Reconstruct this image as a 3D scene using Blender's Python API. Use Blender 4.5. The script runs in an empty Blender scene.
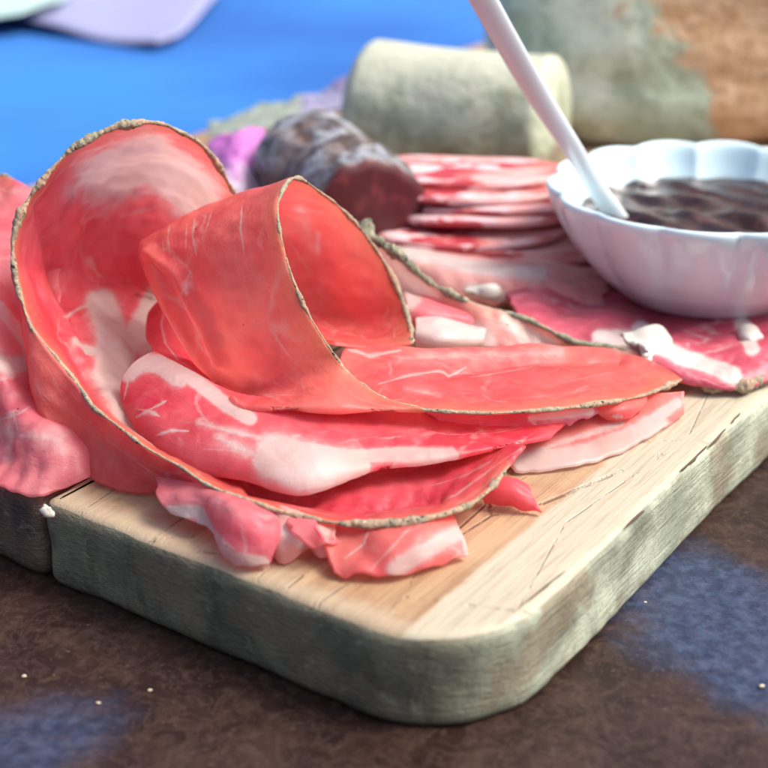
import bpy, math, random
import numpy as np
from mathutils import Vector, Matrix, noise as mnoise

random.seed(7); rng = np.random.default_rng(7)
S = 0.01                                   # working units are centimetres
scene = bpy.context.scene
col = scene.collection
# ------------------------------------------------------------------ camera model
F, PITCH, ROLL, H = 1400.0, math.radians(24.2714), math.radians(-1.087), 18.320
YAW = math.radians(35.5494)
C0 = np.array([1.9507, 25.4276, 0.0])      # near corner of the board top
D1 = np.array([-math.cos(YAW), math.sin(YAW), 0]); D2 = np.array([math.sin(YAW), math.cos(YAW), 0])
T = 2.6                                    # board thickness
def W(a, b, z): return C0 + D1*a + D2*b + np.array([0, 0, z])
def ray(u, v):
    a = u-384; b = v-384
    uu = a*math.cos(ROLL)+b*math.sin(ROLL); vv = -a*math.sin(ROLL)+b*math.cos(ROLL)
    return np.array([uu/F, math.cos(PITCH)-vv/F*math.sin(PITCH), -math.sin(PITCH)-vv/F*math.cos(PITCH)])
def Z(u, v, z):
    d = ray(u, v); return d*((z-H)/d[2])+np.array([0, 0, H])
def Y(u, v, y):
    d = ray(u, v); return d*(y/d[1])+np.array([0, 0, H])
def proj(P):
    x, y, z = P[..., 0], P[..., 1], P[..., 2]-H
    fw = y*math.cos(PITCH)-z*math.sin(PITCH); up = y*math.sin(PITCH)+z*math.cos(PITCH)
    u = F*x/fw; v = -F*up/fw
    return np.stack([384+u*math.cos(ROLL)-v*math.sin(ROLL), 384+u*math.sin(ROLL)+v*math.cos(ROLL)], -1)

# ------------------------------------------------------------------ object helpers
def tag(o, label=None, cat=None, group=None, kind=None):
    if label: o['label'] = label
    if cat: o['category'] = cat
    if group: o['group'] = group
    if kind: o['kind'] = kind
    return o
def empty(name, loc, label, cat, group=None):
    o = bpy.data.objects.new(name, None); col.objects.link(o); o.empty_display_size = .01
    o.location = Vector(loc)*S; return tag(o, label, cat, group)
def mesh_obj(name, verts, faces, mat, parent=None, smooth=True, attrs=None, uv=None, mats=None, fmat=None):
    verts = np.asarray(verts, float)
    loc = np.zeros(3)
    if parent is not None: loc = np.array(parent.location)/S
    else: loc = np.array([*verts[:, :2].mean(0), verts[:, 2].min()])
    me = bpy.data.meshes.new(name)
    me.from_pydata(((verts-loc)*S).tolist(), [], [tuple(int(i) for i in f) for f in faces])
    if mats:
        for m in mats: me.materials.append(m)
        me.polygons.foreach_set('material_index', fmat)
    else: me.materials.append(mat)
    if smooth: me.polygons.foreach_set('use_smooth', [True]*len(me.polygons))
    if attrs:
        for k, a in attrs.items():
            at = me.attributes.new(k, 'FLOAT', 'POINT'); at.data.foreach_set('value', np.asarray(a, np.float32))
    if uv is not None:
        l = me.uv_layers.new(name='UVMap'); vi = np.empty(len(me.loops), np.int32); me.loops.foreach_get('vertex_index', vi)
        l.data.foreach_set('uv', np.asarray(uv, np.float32)[vi].ravel())
    me.update()
    o = bpy.data.objects.new(name, me); col.objects.link(o)
    if parent is not None: o.parent = parent
    else: o.location = Vector(loc)*S
    return o
class Wob:                                 # smooth 3d pseudo noise as a sum of sines
    def __init__(s, freq, n=10, seed=1):
        r = np.random.default_rng(seed); k = r.normal(size=(n, 3)); k /= np.linalg.norm(k, axis=1)[:, None]
        s.k = k*freq*r.uniform(.5, 1.6, (n, 1))*2*math.pi; s.p = r.uniform(0, 6.28, n); s.n = n
    def __call__(s, P): return np.sin(P@s.k.T+s.p).sum(-1)/math.sqrt(s.n)
def spline(t, P, q):                       # natural cubic spline through P (n,k) at t, sampled at q
    n = len(t)
    if n == 2: return P[0]+(P[1]-P[0])*((q-t[0])/(t[1]-t[0]))[:, None]
    h = np.diff(t); A = np.eye(n); B = np.zeros_like(P)
    for i in range(1, n-1):
        A[i, i-1] = h[i-1]; A[i, i] = 2*(h[i-1]+h[i]); A[i, i+1] = h[i]
        B[i] = 6*((P[i+1]-P[i])/h[i]-(P[i]-P[i-1])/h[i-1])
    M = np.linalg.solve(A, B); i = np.clip(np.searchsorted(t, q)-1, 0, n-2)
    a = ((t[i+1]-q)/h[i])[:, None]; b = ((q-t[i])/h[i])[:, None]; hh = (h[i]**2)[:, None]/6
    return a*P[i]+b*P[i+1]+((a**3-a)*M[i]+(b**3-b)*M[i+1])*hh
def param(P):                              # centripetal, averaged over the other direction
    d = np.sqrt(np.linalg.norm(np.diff(P, axis=1), axis=-1)).mean(0)
    t = np.concatenate([[0], np.cumsum(d)]); return t/t[-1]
def grid_surface(rows, ns, nt):
    P = np.array(rows, float)              # (R, C, 3)
    ts = param(P); tt = param(P.transpose(1, 0, 2))
    q = np.linspace(0, 1, ns); G = np.stack([spline(ts, P[r], q) for r in range(len(P))])       # R, ns, 3
    q2 = np.linspace(0, 1, nt); R = len(P)
    out = spline(tt, G.reshape(R, -1), q2).reshape(nt, ns, 3)
    return out
def stroke_field(uvp, strokes):
    f = np.zeros(uvp.shape[:-1])
    for s in strokes:
        pts, r = np.array(s[0], float), s[1]; st = s[2] if len(s) > 2 else 1.0
        d = np.full(f.shape, 1e9)
        if len(pts) == 1: d = np.linalg.norm(uvp-pts[0], axis=-1)
        thin = r < 3.5; L = np.concatenate([[0], np.cumsum(np.linalg.norm(np.diff(pts, axis=0), axis=1))]) if len(pts) > 1 else [0]
        for i, (a, b) in enumerate(zip(pts[:-1], pts[1:])):
            ab = b-a; t = np.clip(((uvp-a)@ab)/(ab@ab+1e-9), 0, 1)
            dd = np.linalg.norm(uvp-(a+t[..., None]*ab), axis=-1)
            if thin:
                s_ = (L[i]+t*(L[i+1]-L[i]))/L[-1]; dd = dd/(.35+.75*np.sin(np.pi*np.clip(s_, .02, .98))**.7*(1+.35*np.sin(s_*17+r*9)))
            d = np.minimum(d, dd)
        f = np.maximum(f, np.clip(1-d/(2*r), 0, 1)*st*(.66 if thin else 1.12))
    return f
def normals(G):
    ds = np.gradient(G, axis=1); dt = np.gradient(G, axis=0)
    n = np.cross(ds, dt); return n/(np.linalg.norm(n, axis=-1, keepdims=True)+1e-9)
def slab(G, th):                           # closed thin solid round a sampled surface
    nt, ns = G.shape[:2]; N = normals(G)
    idx = np.arange(nt*ns).reshape(nt, ns); off = nt*ns
    # slim the thickness to the borders
    ee = np.minimum.outer(np.minimum(np.arange(nt), np.arange(nt)[::-1]), np.minimum(np.arange(ns), np.arange(ns)[::-1]))
    ee = np.minimum(np.minimum(np.arange(nt), np.arange(nt)[::-1])[:, None], np.minimum(np.arange(ns), np.arange(ns)[::-1])[None, :])
    w = np.where(ee < 1, .45, np.where(ee < 2, .8, 1.0))[..., None]
    V = np.concatenate([(G+N*th*.5*w).reshape(-1, 3), (G-N*th*.5*w).reshape(-1, 3)])
    a = idx[:-1, :-1].ravel(); b = idx[:-1, 1:].ravel(); c = idx[1:, 1:].ravel(); d = idx[1:, :-1].ravel()
    F1 = np.stack([a, b, c, d], 1); F2 = np.stack([d, c, b, a], 1)+off
    fs = [F1, F2]
    bd = list(idx[0, :])+list(idx[1:, -1])+list(idx[-1, :-1][::-1])+list(idx[1:-1, 0][::-1])
    bd = np.array(bd); nb = np.roll(bd, -1)
    fs.append(np.stack([nb, bd, bd+off, nb+off], 1))
    return V, np.concatenate(fs)
def tube(P, rad, seg=10, flat=1.0, seed=3, rough=.25):   # irregular crust running along a curve
    n = len(P); Tn = np.gradient(P, axis=0); Tn /= np.linalg.norm(Tn, axis=1)[:, None]
    up = np.tile(np.array([0, 0, 1.]), (n, 1)); A = np.cross(Tn, up); A /= np.linalg.norm(A, axis=1)[:, None]+1e-6; B = np.cross(A, Tn)
    th = np.linspace(0, 2*math.pi, seg, endpoint=False)
    R = np.broadcast_to(np.asarray(rad), (n,))[:, None]
    rs = np.random.default_rng(seed+77); sp = rs.normal(size=n+60); sp = np.convolve(sp, np.hanning(31)/3.4, 'same')[30:30+n]; R = R*(1+np.clip(.35*sp, -.45, .6))[:, None]
    V = P[:, None]+R[..., None]*(np.cos(th)[None, :, None]*A[:, None]*flat+np.sin(th)[None, :, None]*B[:, None])
    w = Wob(2.2, 14, seed); w2 = Wob(6, 14, seed+1); w3 = Wob(1.0, 8, seed+2)
    C = P[:, None]
    V = C+(V-C)*(1+rough*(w(V)*.6+w2(V)*.7+w3(V)*.5))[..., None].clip(.35, 2.2)
    idx = np.arange(n*seg).reshape(n, seg); j = np.roll(idx, -1, 1)
    Fc = np.stack([idx[:-1], j[:-1], j[1:], idx[1:]], -1).reshape(-1, 4).tolist()
    Fc.append(idx[0][::-1].tolist()); Fc.append(idx[-1].tolist())
    return V.reshape(-1, 3), Fc

# ------------------------------------------------------------------ materials
def new_mat(name):
    m = bpy.data.materials.new(name); m.use_nodes = True; nt = m.node_tree; nt.nodes.clear()
    out = nt.nodes.new('ShaderNodeOutputMaterial'); return m, nt, out
class NB:
    def __init__(s, nt): s.nt = nt
    def n(s, t, **k):
        x = s.nt.nodes.new('ShaderNode'+t)
        for a, v in k.items():
            if a.startswith('i_'): x.inputs[a[2:].replace('_', ' ')].default_value = v
            else: setattr(x, a, v)
        return x
    def l(s, a, b): s.nt.links.new(a, b)
    def math(s, op, a, b=None, c=None, clamp=False):
        x = s.n('Math', operation=op, use_clamp=clamp)
        for i, v in enumerate((a, b, c)):
            if v is None: continue
            if isinstance(v, (int, float)): x.inputs[i].default_value = v
            else: s.l(v, x.inputs[i])
        return x.outputs[0]
    def mix(s, f, a, b, mode='MIX'):
        x = s.n('Mix', data_type='RGBA', blend_type=mode)
        for sk, v in ((x.inputs[0], f), (x.inputs[6], a), (x.inputs[7], b)):
            if isinstance(v, (int, float)): sk.default_value = v
            elif isinstance(v, tuple): sk.default_value = (*v, 1) if len(v) == 3 else v
            else: s.l(v, sk)
        return x.outputs[2]
    def sstep(s, v, lo, hi, a=0., b=1.):
        x = s.n('MapRange', interpolation_type='SMOOTHSTEP'); s.l(v, x.inputs[0])
        for i, q in enumerate((lo, hi, a, b)): x.inputs[1+i].default_value = q
        return x.outputs[0]
    def noise(s, vec, scale, detail=4, rough=.55, dist=0., mapscale=None):
        if mapscale:
            mp = s.n('Mapping'); mp.inputs['Scale'].default_value = mapscale; s.l(vec, mp.inputs[0]); vec = mp.outputs[0]
        x = s.n('TexNoise'); x.inputs['Scale'].default_value = scale; x.inputs['Detail'].default_value = detail
        x.inputs['Roughness'].default_value = rough; x.inputs['Distortion'].default_value = dist; s.l(vec, x.inputs['Vector']); return x.outputs[0]
    def bump(s, h, strength, dist, norm=None):
        x = s.n('Bump'); x.inputs['Strength'].default_value = strength; x.inputs['Distance'].default_value = dist; s.l(h, x.inputs['Height'])
        if norm: s.l(norm, x.inputs['Normal'])
        return x.outputs[0]
def coords(b, cm=True):                    # object coordinates in centimetres
    tc = b.n('TexCoord'); mp = b.n('Mapping'); mp.inputs['Scale'].default_value = (100, 100, 100); b.l(tc.outputs['Object'], mp.inputs[0]); return mp.outputs[0]

def meat_mat(name, lean, deep, fat=(.82, .755, .73), edge=(.80, .40, .20), transl=.48, streak=.8, rough=.38):
    m, nt, out = new_mat(name); b = NB(nt)
    uvn = b.n('UVMap').outputs[0]
    af = b.n('Attribute', attribute_name='fat').outputs['Fac']; ae = b.n('Attribute', attribute_name='edge').outputs['Fac']
    pos = coords(b)
    big = b.noise(pos, .35, 3, .6); mid = b.noise(pos, 1.6, 4, .6, .6); fine = b.noise(pos, 9, 4, .65)
    fib = b.noise(uvn, 1.0, 4, .65, .3, (.5, 7, 1)); fib2 = b.noise(uvn, 1.0, 5, .7, .8, (.9, 3.0, 1))
    c = b.mix(b.sstep(big, .35, .65), lean, deep)
    c = b.mix(b.math('MULTIPLY', b.sstep(mid, .45, .75), .35), c, tuple(min(1, x*1.25+.05) for x in lean))
    pw = b.noise(pos, .8, 5, .7, 1.2); c = b.mix(b.math('MULTIPLY', b.sstep(pw, .50, .74), .38), c, (.90, .42, .42))
    dk = b.noise(pos, .55, 3, .6, .8); c = b.mix(b.math('MULTIPLY', b.sstep(dk, .54, .72), .35), c, tuple(x*.62 for x in deep))
    # faint fibrous marbling
    ve = b.math('MULTIPLY', b.sstep(fib2, .60, .72), streak*.65)
    ve2 = b.math('MULTIPLY', b.sstep(fib, .60, .8), streak*.30)
    c = b.mix(b.math('MAXIMUM', ve, ve2), c, tuple(.5*x+.5*y for x, y in zip(fat, lean)))
    wv = b.n('TexNoise'); wv.inputs['Scale'].default_value = .9; wv.inputs['Detail'].default_value = 5; b.l(uvn, wv.inputs['Vector'])
    dv_ = b.n('VectorMath', operation='MULTIPLY_ADD'); b.l(wv.outputs['Color'], dv_.inputs[0]); dv_.inputs[1].default_value = (1.6, 1.1, 0); b.l(uvn, dv_.inputs[2])
    mv = b.n('Mapping'); mv.inputs['Scale'].default_value = (.26, .60, 1); b.l(dv_.outputs[0], mv.inputs[0])
    vo_ = b.n('TexVoronoi', feature='DISTANCE_TO_EDGE'); vo_.inputs['Scale'].default_value = 1.0; b.l(mv.outputs[0], vo_.inputs['Vector'])
    vm = b.math('MULTIPLY', b.sstep(vo_.outputs['Distance'], .035, .003), b.sstep(b.noise(pos, .7, 3, .6), .46, .62))
    c = b.mix(b.math('MULTIPLY', vm, .55), c, tuple(.75*x+.25*y for x, y in zip(fat, lean)))
    # fat pattern of this slice, broken up by noise
    fz = b.math('ADD', af, b.math('MULTIPLY', b.math('SUBTRACT', mid, .5), .42))
    fz = b.math('ADD', fz, b.math('MULTIPLY', b.math('SUBTRACT', fine, .5), .18))
    fm = b.math('MULTIPLY', b.sstep(fz, .38, .60), .94)
    halo = b.math('MULTIPLY', b.sstep(fz, .18, .5), .3)
    c = b.mix(halo, c, fat)
    fatc = b.mix(b.sstep(big, .4, .7), fat, tuple(x*y for x, y in zip(fat, (.95, .86, .82))))
    c = b.mix(fm, c, fatc)
    c = b.mix(b.math('MULTIPLY', ae, .6), c, edge)
    sp = b.n('TexVoronoi'); sp.inputs['Scale'].default_value = .8; b.l(pos, sp.inputs['Vector'])
    c = b.mix(b.math('MULTIPLY', b.sstep(sp.outputs['Distance'], .035, .02), .8), c, (.07, .03, .02))
    p = b.n('BsdfPrincipled'); b.l(c, p.inputs['Base Color']); p.inputs['Coat Weight'].default_value = .25; p.inputs['Coat Roughness'].default_value = .3
    rr = b.math('ADD', b.math('MULTIPLY', fine, .3), rough-.15); b.l(rr, p.inputs['Roughness'])
    p.inputs['Specular IOR Level'].default_value = .45
    nn = b.bump(b.math('ADD', b.math('MULTIPLY', fib, 1.0), b.math('MULTIPLY', fine, .5)), .35, .0006)
    nn = b.bump(mid, .45, .0016, nn)
    b.l(nn, p.inputs['Normal'])
    tr = b.n('BsdfTranslucent'); b.l(b.mix(.30, c, (1, .78, .78)), tr.inputs['Color'])
    mx = b.n('MixShader'); mx.inputs[0].default_value = transl; b.l(p.outputs[0], mx.inputs[1]); b.l(tr.outputs[0], mx.inputs[2])
    b.l(mx.outputs[0], out.inputs[0]); return m
MEAT = {
 'orange': meat_mat('ham_orange', (.90, .30, .265), (.87, .165, .18), transl=.64),
 'red':    meat_mat('ham_red', (.88, .185, .225), (.81, .07, .12), transl=.62),
 'pink':   meat_mat('ham_pink', (.90, .36, .40), (.86, .20, .27), transl=.64),
 'magenta':meat_mat('ham_magenta', (.74, .14, .20), (.62, .07, .13), transl=.3),
 'pale':   meat_mat('ham_pale', (.90, .55, .50), (.88, .38, .36), transl=.5),
}
def simple(name, color, rough=.5, build=None, **kw):
    m, nt, out = new_mat(name); b = NB(nt); p = b.n('BsdfPrincipled'); p.inputs['Base Color'].default_value = (*color, 1); p.inputs['Roughness'].default_value = rough
    for k, v in kw.items(): p.inputs[k.replace('_', ' ')].default_value = v
    if build: build(b, p)
    b.l(p.outputs[0], out.inputs[0]); return m
def rind_mat(name, base, alt, dark=(.03, .022, .018), amount=.5):
    def bd(b, p):
        pos = coords(b); n1 = b.noise(pos, 2.2, 5, .7); n2 = b.noise(pos, 9, 5, .75); n3 = b.noise(pos, 5, 3, .6, 1.0)
        c = b.mix(b.sstep(n1, .42, .6), base, alt)
        c = b.mix(b.math('MULTIPLY', b.sstep(n2, .54, .68), .7), c, tuple(x*.45 for x in alt))
        c = b.mix(b.math('MULTIPLY', b.sstep(n3, .62, .68), .8), c, (.75, .62, .5))
        v = b.n('TexVoronoi'); v.inputs['Scale'].default_value = 5.5; b.l(pos, v.inputs['Vector'])
        lo = b.sstep(b.math('SUBTRACT', v.outputs['Distance'], b.math('MULTIPLY', b.sstep(n1, .4, .7), .24+.16*amount)), .10, .02)
        c = b.mix(lo, c, dark)
        v2 = b.n('TexVoronoi'); v2.inputs['Scale'].default_value = 9; b.l(pos, v2.inputs['Vector']); c = b.mix(b.math('MULTIPLY', b.sstep(b.math('ADD', v2.outputs['Distance'], b.math('MULTIPLY', n3, .5)), .42, .34), .85), c, dark)
        c = b.mix(b.math('MULTIPLY', b.sstep(b.noise(pos, .5, 3, .6), .5, .62), .45), c, (.30, .33, .24))
        b.l(c, p.inputs['Base Color']); b.l(b.bump(b.math('ADD', n2, b.math('MULTIPLY', v.outputs['Distance'], .6)), .9, .0009), p.inputs['Normal'])
    return simple(name, base, .7, bd)
RIND = rind_mat('rind_crust', (.52, .36, .24), (.33, .29, .20))
RIND_G = rind_mat('rind_herb', (.36, .36, .25), (.16, .19, .13), amount=.9)

def wood_top():
    def bd(b, p):
        tc = b.n('TexCoord'); mp = b.n('Mapping'); mp.inputs['Scale'].default_value = (100, 100, 100); b.l(tc.outputs['Object'], mp.inputs[0])
        pos = mp.outputs[0]                # x along a (across the grain), y along b (grain)
        g1 = b.noise(pos, 1.0, 5, .65, .5, (2.2, .09, 1)); g2 = b.noise(pos, 1.0, 4, .7, .2, (9, .35, 9)); bl = b.noise(pos, .16, 4, .6); mot = b.noise(pos, .9, 5, .7)
        c = b.mix(b.sstep(g1, .35, .65), (.39, .265, .15), (.26, .155, .08))
        c = b.mix(b.math('MULTIPLY', b.sstep(g2, .5, .75), .5), c, (.36, .19, .10))
        c = b.mix(b.math('MULTIPLY', b.sstep(bl, .45, .7), .5), c, (.50, .36, .23))
        c = b.mix(b.math('MULTIPLY', b.sstep(mot, .52, .72), .45), c, (.25, .15, .085))
        sc_ = b.noise(pos, 1, 3, .6, .3, (14, .25, 1)); c = b.mix(b.math('MULTIPLY', b.sstep(sc_, .62, .68), .5), c, (.20, .11, .06))
        sc2 = b.noise(pos, .5, 5, .7, .8); c = b.mix(b.math('MULTIPLY', b.sstep(sc2, .52, .66), .4), c, (.36, .17, .10))
        # knife marks
        w = b.n('TexVoronoi', feature='DISTANCE_TO_EDGE'); w.inputs['Scale'].default_value = .45
        mp2 = b.n('Mapping'); mp2.inputs['Scale'].default_value = (1, .35, 1); mp2.inputs['Rotation'].default_value = (0, 0, .7); b.l(pos, mp2.inputs[0]); b.l(mp2.outputs[0], w.inputs['Vector'])
        kn = b.math('MULTIPLY', b.sstep(w.outputs['Distance'], .014, .002), b.sstep(mot, .46, .56))
        c = b.mix(b.math('MULTIPLY', kn, .75), c, (.16, .09, .05))
        # worn pale strip along the right edge and front edge
        sx = b.n('SeparateXYZ'); b.l(pos, sx.inputs[0])
        ax = b.math('ADD', sx.outputs[0], b.math('MULTIPLY', b.math('SUBTRACT', mot, .5), .35))
        st = b.math('MULTIPLY', b.sstep(ax, 2.2, 2.0), .8)
        c = b.mix(st, c, (.47, .45, .35))
        c = b.mix(b.math('MULTIPLY', st, b.sstep(g2, .5, .62)), c, (.36, .31, .22))
        fr = b.math('MULTIPLY', b.sstep(b.math('ADD', sx.outputs[1], b.math('MULTIPLY', b.math('SUBTRACT', mot, .5), 1.6)), 1.1, .4), .45)
        c = b.mix(fr, c, (.42, .38, .28))
        b.l(c, p.inputs['Base Color']); h = b.math('SUBTRACT', b.math('MULTIPLY', g2, .6), b.math('MULTIPLY', kn, 1.5))
        b.l(b.bump(h, .5, .0012), p.inputs['Normal']); b.l(b.math('ADD', b.math('MULTIPLY', mot, .3), .38), p.inputs['Roughness'])
    return simple('wood_top', (.6, .4, .25), .5, bd)
def wood_side(name, tint):
    def bd(b, p):
        tc = b.n('TexCoord'); mp = b.n('Mapping'); mp.inputs['Scale'].default_value = (100, 100, 100); b.l(tc.outputs['Object'], mp.inputs[0]); pos = mp.outputs[0]
        bl = b.noise(pos, .45, 5, .65, .4); m2 = b.noise(pos, 1.8, 6, .7, .8); v = b.noise(pos, 1, 4, .65, .3, (1.1, .2, .35)); fi = b.noise(pos, 1, 4, .7, .1, (3, .5, 9))
        sxy = b.n('SeparateXYZ'); b.l(pos, sxy.inputs[0])
        kk = b.math('MULTIPLY', b.sstep(b.math('ADD', b.math('SUBTRACT', sxy.outputs[1], sxy.outputs[0]), b.math('MULTIPLY', b.math('SUBTRACT', bl, .5), 3)), -1.5, 3.0), 1.0 if name == 'wood_side' else 0.0)
        c = b.mix(b.sstep(bl, .35, .65), tuple(x*1.35 for x in tint), tuple(x*.62 for x in tint))
        c = b.mix(kk, c, b.mix(b.sstep(bl, .35, .65), (.50, .55, .42), (.27, .31, .235)))  # right face painted lighter than the front, imitating light from the right
        c = b.mix(b.math('MULTIPLY', b.sstep(v, .5, .7), .5), c, tuple(x*.3 for x in tint))
        c = b.mix(b.math('MULTIPLY', b.sstep(b.noise(pos, .35, 4, .65), .5, .62), .55), c, (.22, .15, .09))
        c = b.mix(b.math('MULTIPLY', b.sstep(m2, .56, .70), .45), c, (.36, .36, .26))
        c = b.mix(b.math('MULTIPLY', b.sstep(m2, .45, .30), .35), c, (.10, .075, .05))
        c = b.mix(b.math('MULTIPLY', b.sstep(fi, .55, .75), .35), c, tuple(x*.4 for x in tint))
        vo = b.n('TexVoronoi'); vo.inputs['Scale'].default_value = 1.3; b.l(pos, vo.inputs['Vector'])
        c = b.mix(b.math('MULTIPLY', b.sstep(vo.outputs['Distance'], .05, .03), .5), c, (.5, .52, .45))
        b.l(c, p.inputs['Base Color']); b.l(b.bump(b.math('ADD', fi, m2), .6, .0014), p.inputs['Normal'])
        b.l(b.math('ADD', b.math('MULTIPLY', m2, .4), .3), p.inputs['Roughness'])
    return simple(name, tint, .5, bd)
WT = wood_top(); WS = wood_side('wood_side', (.155, .15, .10)); WS2 = wood_side('wood_side_brown', (.11, .07, .05)); WSR = wood_side('wood_side_pale', (.38, .44, .33))

def table_mat():
    def bd(b, p):
        pos = coords(b)
        n1 = b.noise(pos, .5, 6, .65, .6); n2 = b.noise(pos, 2.4, 8, .66, .15); n3 = b.noise(pos, .12, 4, .6); n4 = b.noise(pos, 6, 5, .65, .1)
        c = b.mix(b.sstep(n1, .38, .66), (.018, .009, .0075), (.042, .023, .018))
        c = b.mix(b.math('MULTIPLY', b.sstep(n2, .52, .72), .7), c, (.065, .040, .032))
        c = b.mix(b.math('MULTIPLY', b.sstep(n2, .47, .33), .7), c, (.02, .012, .011))
        vn = b.noise(pos, 1.1, 5, .6, .9); c = b.mix(b.math('MULTIPLY', b.sstep(b.math('ABSOLUTE', b.math('SUBTRACT', vn, .5)), .05, .0), .20), c, (.11, .07, .055))
        c = b.mix(b.math('MULTIPLY', b.sstep(vn, .56, .70), .6), c, (.018, .010, .008))
        # blue sky sheen on worn spots, painted into the base colour
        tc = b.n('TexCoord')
        for (x, y, sx, sy, k) in BLUE_SHEEN:
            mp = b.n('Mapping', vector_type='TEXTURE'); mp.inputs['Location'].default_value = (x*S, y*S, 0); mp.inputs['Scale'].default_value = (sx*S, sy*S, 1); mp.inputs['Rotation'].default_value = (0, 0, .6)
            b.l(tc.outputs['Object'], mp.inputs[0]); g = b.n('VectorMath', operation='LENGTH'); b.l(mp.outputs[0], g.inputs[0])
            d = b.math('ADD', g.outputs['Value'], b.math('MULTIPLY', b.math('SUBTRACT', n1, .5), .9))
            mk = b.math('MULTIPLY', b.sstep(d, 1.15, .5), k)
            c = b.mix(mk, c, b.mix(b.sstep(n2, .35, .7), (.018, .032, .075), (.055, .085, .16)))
        sc1 = b.noise(pos, 1, 5, .75, .4, (9, .8, 1)); c = b.mix(b.math('MULTIPLY', b.sstep(sc1, .62, .70), .35), c, (.12, .09, .08))
        c = b.mix(b.math('MULTIPLY', b.sstep(n4, .60, .70), .55), c, (.13, .09, .075)); c = b.mix(b.math('MULTIPLY', b.sstep(n4, .40, .30), .6), c, (.012, .008, .007))
        v = b.n('TexVoronoi'); v.inputs['Scale'].default_value = .9; b.l(pos, v.inputs['Vector'])
        c = b.mix(b.math('MULTIPLY', b.sstep(v.outputs['Distance'], .045, .03), b.sstep(n1, .5, .55)), c, (.5, .45, .38))
        b.l(c, p.inputs['Base Color']); b.l(b.bump(b.math('ADD', b.math('ADD', n2, n1), b.math('MULTIPLY', n4, .12)), .35, .0010), p.inputs['Normal'])
        b.l(b.math('ADD', b.math('MULTIPLY', n2, .35), .16), p.inputs['Roughness'])
    return simple('table_surface', (.08, .05, .04), .5, bd, Specular_IOR_Level=.22)
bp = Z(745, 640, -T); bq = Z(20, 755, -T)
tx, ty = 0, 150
BLUE_SHEEN = [(bp[0]-tx+.5, bp[1]-ty, 3.2, 6.5, .8), (bq[0]-tx-.5, bq[1]-ty, 3.2, 2.0, .6)]

# ------------------------------------------------------------------ setting
def sheet(name, x0, x1, y0, y1, z, nx, ny, mat, fn=None, keep=None, frame=None):
    xs = np.linspace(x0, x1, nx); ys = np.linspace(y0, y1, ny); X, Yy = np.meshgrid(xs, ys); P = np.stack([X, Yy, np.full_like(X, z)], -1)
    if fn: P[..., 2] += fn(P)
    K = np.ones((ny-1, nx-1), bool)
    if keep is not None: K = keep((X[:-1, :-1]+X[1:, 1:])/2, (Yy[:-1, :-1]+Yy[1:, 1:])/2)
    if frame: P = C0+P[..., :1]*D1+P[..., 1:2]*D2+P[..., 2:]*np.array([0, 0, 1])
    idx = np.arange(nx*ny).reshape(ny, nx)
    f = np.stack([idx[:-1, :-1][K], idx[:-1, 1:][K], idx[1:, 1:][K], idx[1:, :-1][K]], 1)
    return P.reshape(-1, 3), f
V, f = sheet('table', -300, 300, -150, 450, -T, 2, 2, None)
o = mesh_obj('table', V, f, table_mat(), smooth=False); tag(o, 'dark brown worn table top with painted blue sheen', kind='structure')

def cloth_b(b, p):
    pos = coords(b); n = b.noise(pos, .03, 3, .5); n2 = b.noise(pos, .4, 3, .5)
    c = b.mix(b.sstep(n, .35, .65), (.006, .095, .38), (.018, .17, .54)); c = b.mix(b.math('MULTIPLY', n2, .2), c, (.03, .20, .54)); b.l(c, p.inputs['Base Color'])
CL = simple('blue_cloth', (.05, .25, .7), .9, cloth_b)
wc = Wob(.012, 7, 5); wc2 = Wob(.05, 6, 9)
V, f = sheet('c', 39.2, 460, -120, 560, -T+.12, 160, 180, None, lambda P: np.clip(.5*wc(P)+.16*wc2(P)+.35, 0, 3), None, True)
V2, f2 = sheet('c', -260, 39.2, 79, 560, -T+.12, 110, 130, None, lambda P: np.clip(.5*wc(P)+.16*wc2(P)+.35, 0, 3), None, True)
o = mesh_obj('blue_tablecloth', np.concatenate([V, V2]), np.concatenate([f, f2+len(V)]), CL)
tag(o, 'bright blue tablecloth spread out behind the wooden board', 'tablecloth')

# paper napkins on the cloth, far out of focus
def napkin(pts, z, color, label, seed):
    P = np.array([Z(u, v, z) for u, v in pts]); c = P.mean(0); n = 24
    ring = []
    for i in range(len(P)):
        for k in range(n): ring.append(P[i]+(P[(i+1) % len(P)]-P[i])*k/n)
    ring = np.array(ring); m = len(ring); V = []; w = Wob(.05, 6, seed)
    for sc in np.linspace(0, 1, 10)[1:]: V.append(c+(ring-c)*sc)
    V = np.array(V); V[..., 2] += .25+.3*w(V)
    top = V.reshape(-1, 3); bot = top-np.array([0, 0, .12]); K = len(top); f = []
    for r in range(8):
        for k in range(m):
            a, b_, cc, d = r*m+k, r*m+(k+1) % m, (r+1)*m+(k+1) % m, (r+1)*m+k; f.append((a, d, cc, b_)); f.append((a+K, b_+K, cc+K, d+K))
    for k in range(m):
        a, b_ = 8*m+k, 8*m+(k+1) % m; f.append((b_, a, a+K, b_+K))
    f.append(list(range(m))); f.append([K+i for i in range(m)][::-1])
    o = mesh_obj('paper_napkin', np.concatenate([top, bot]), f, simple('napkin_paper', color, .8)); tag(o, label, 'napkin')
napkin([(22, 20), (90, 34), (158, 46), (178, 40), (220, -4), (250, -70), (110, -70)], -T+1.3, (.27, .29, .48), 'pale lavender paper napkin with its point on the blue cloth', 3)
napkin([(-90, 30), (-30, 22), (20, 16), (62, 2), (80, -20), (60, -60), (-90, -60)], -T+2.2, (.36, .52, .52), 'mint white paper napkin in the far corner of the cloth', 8)

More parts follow.
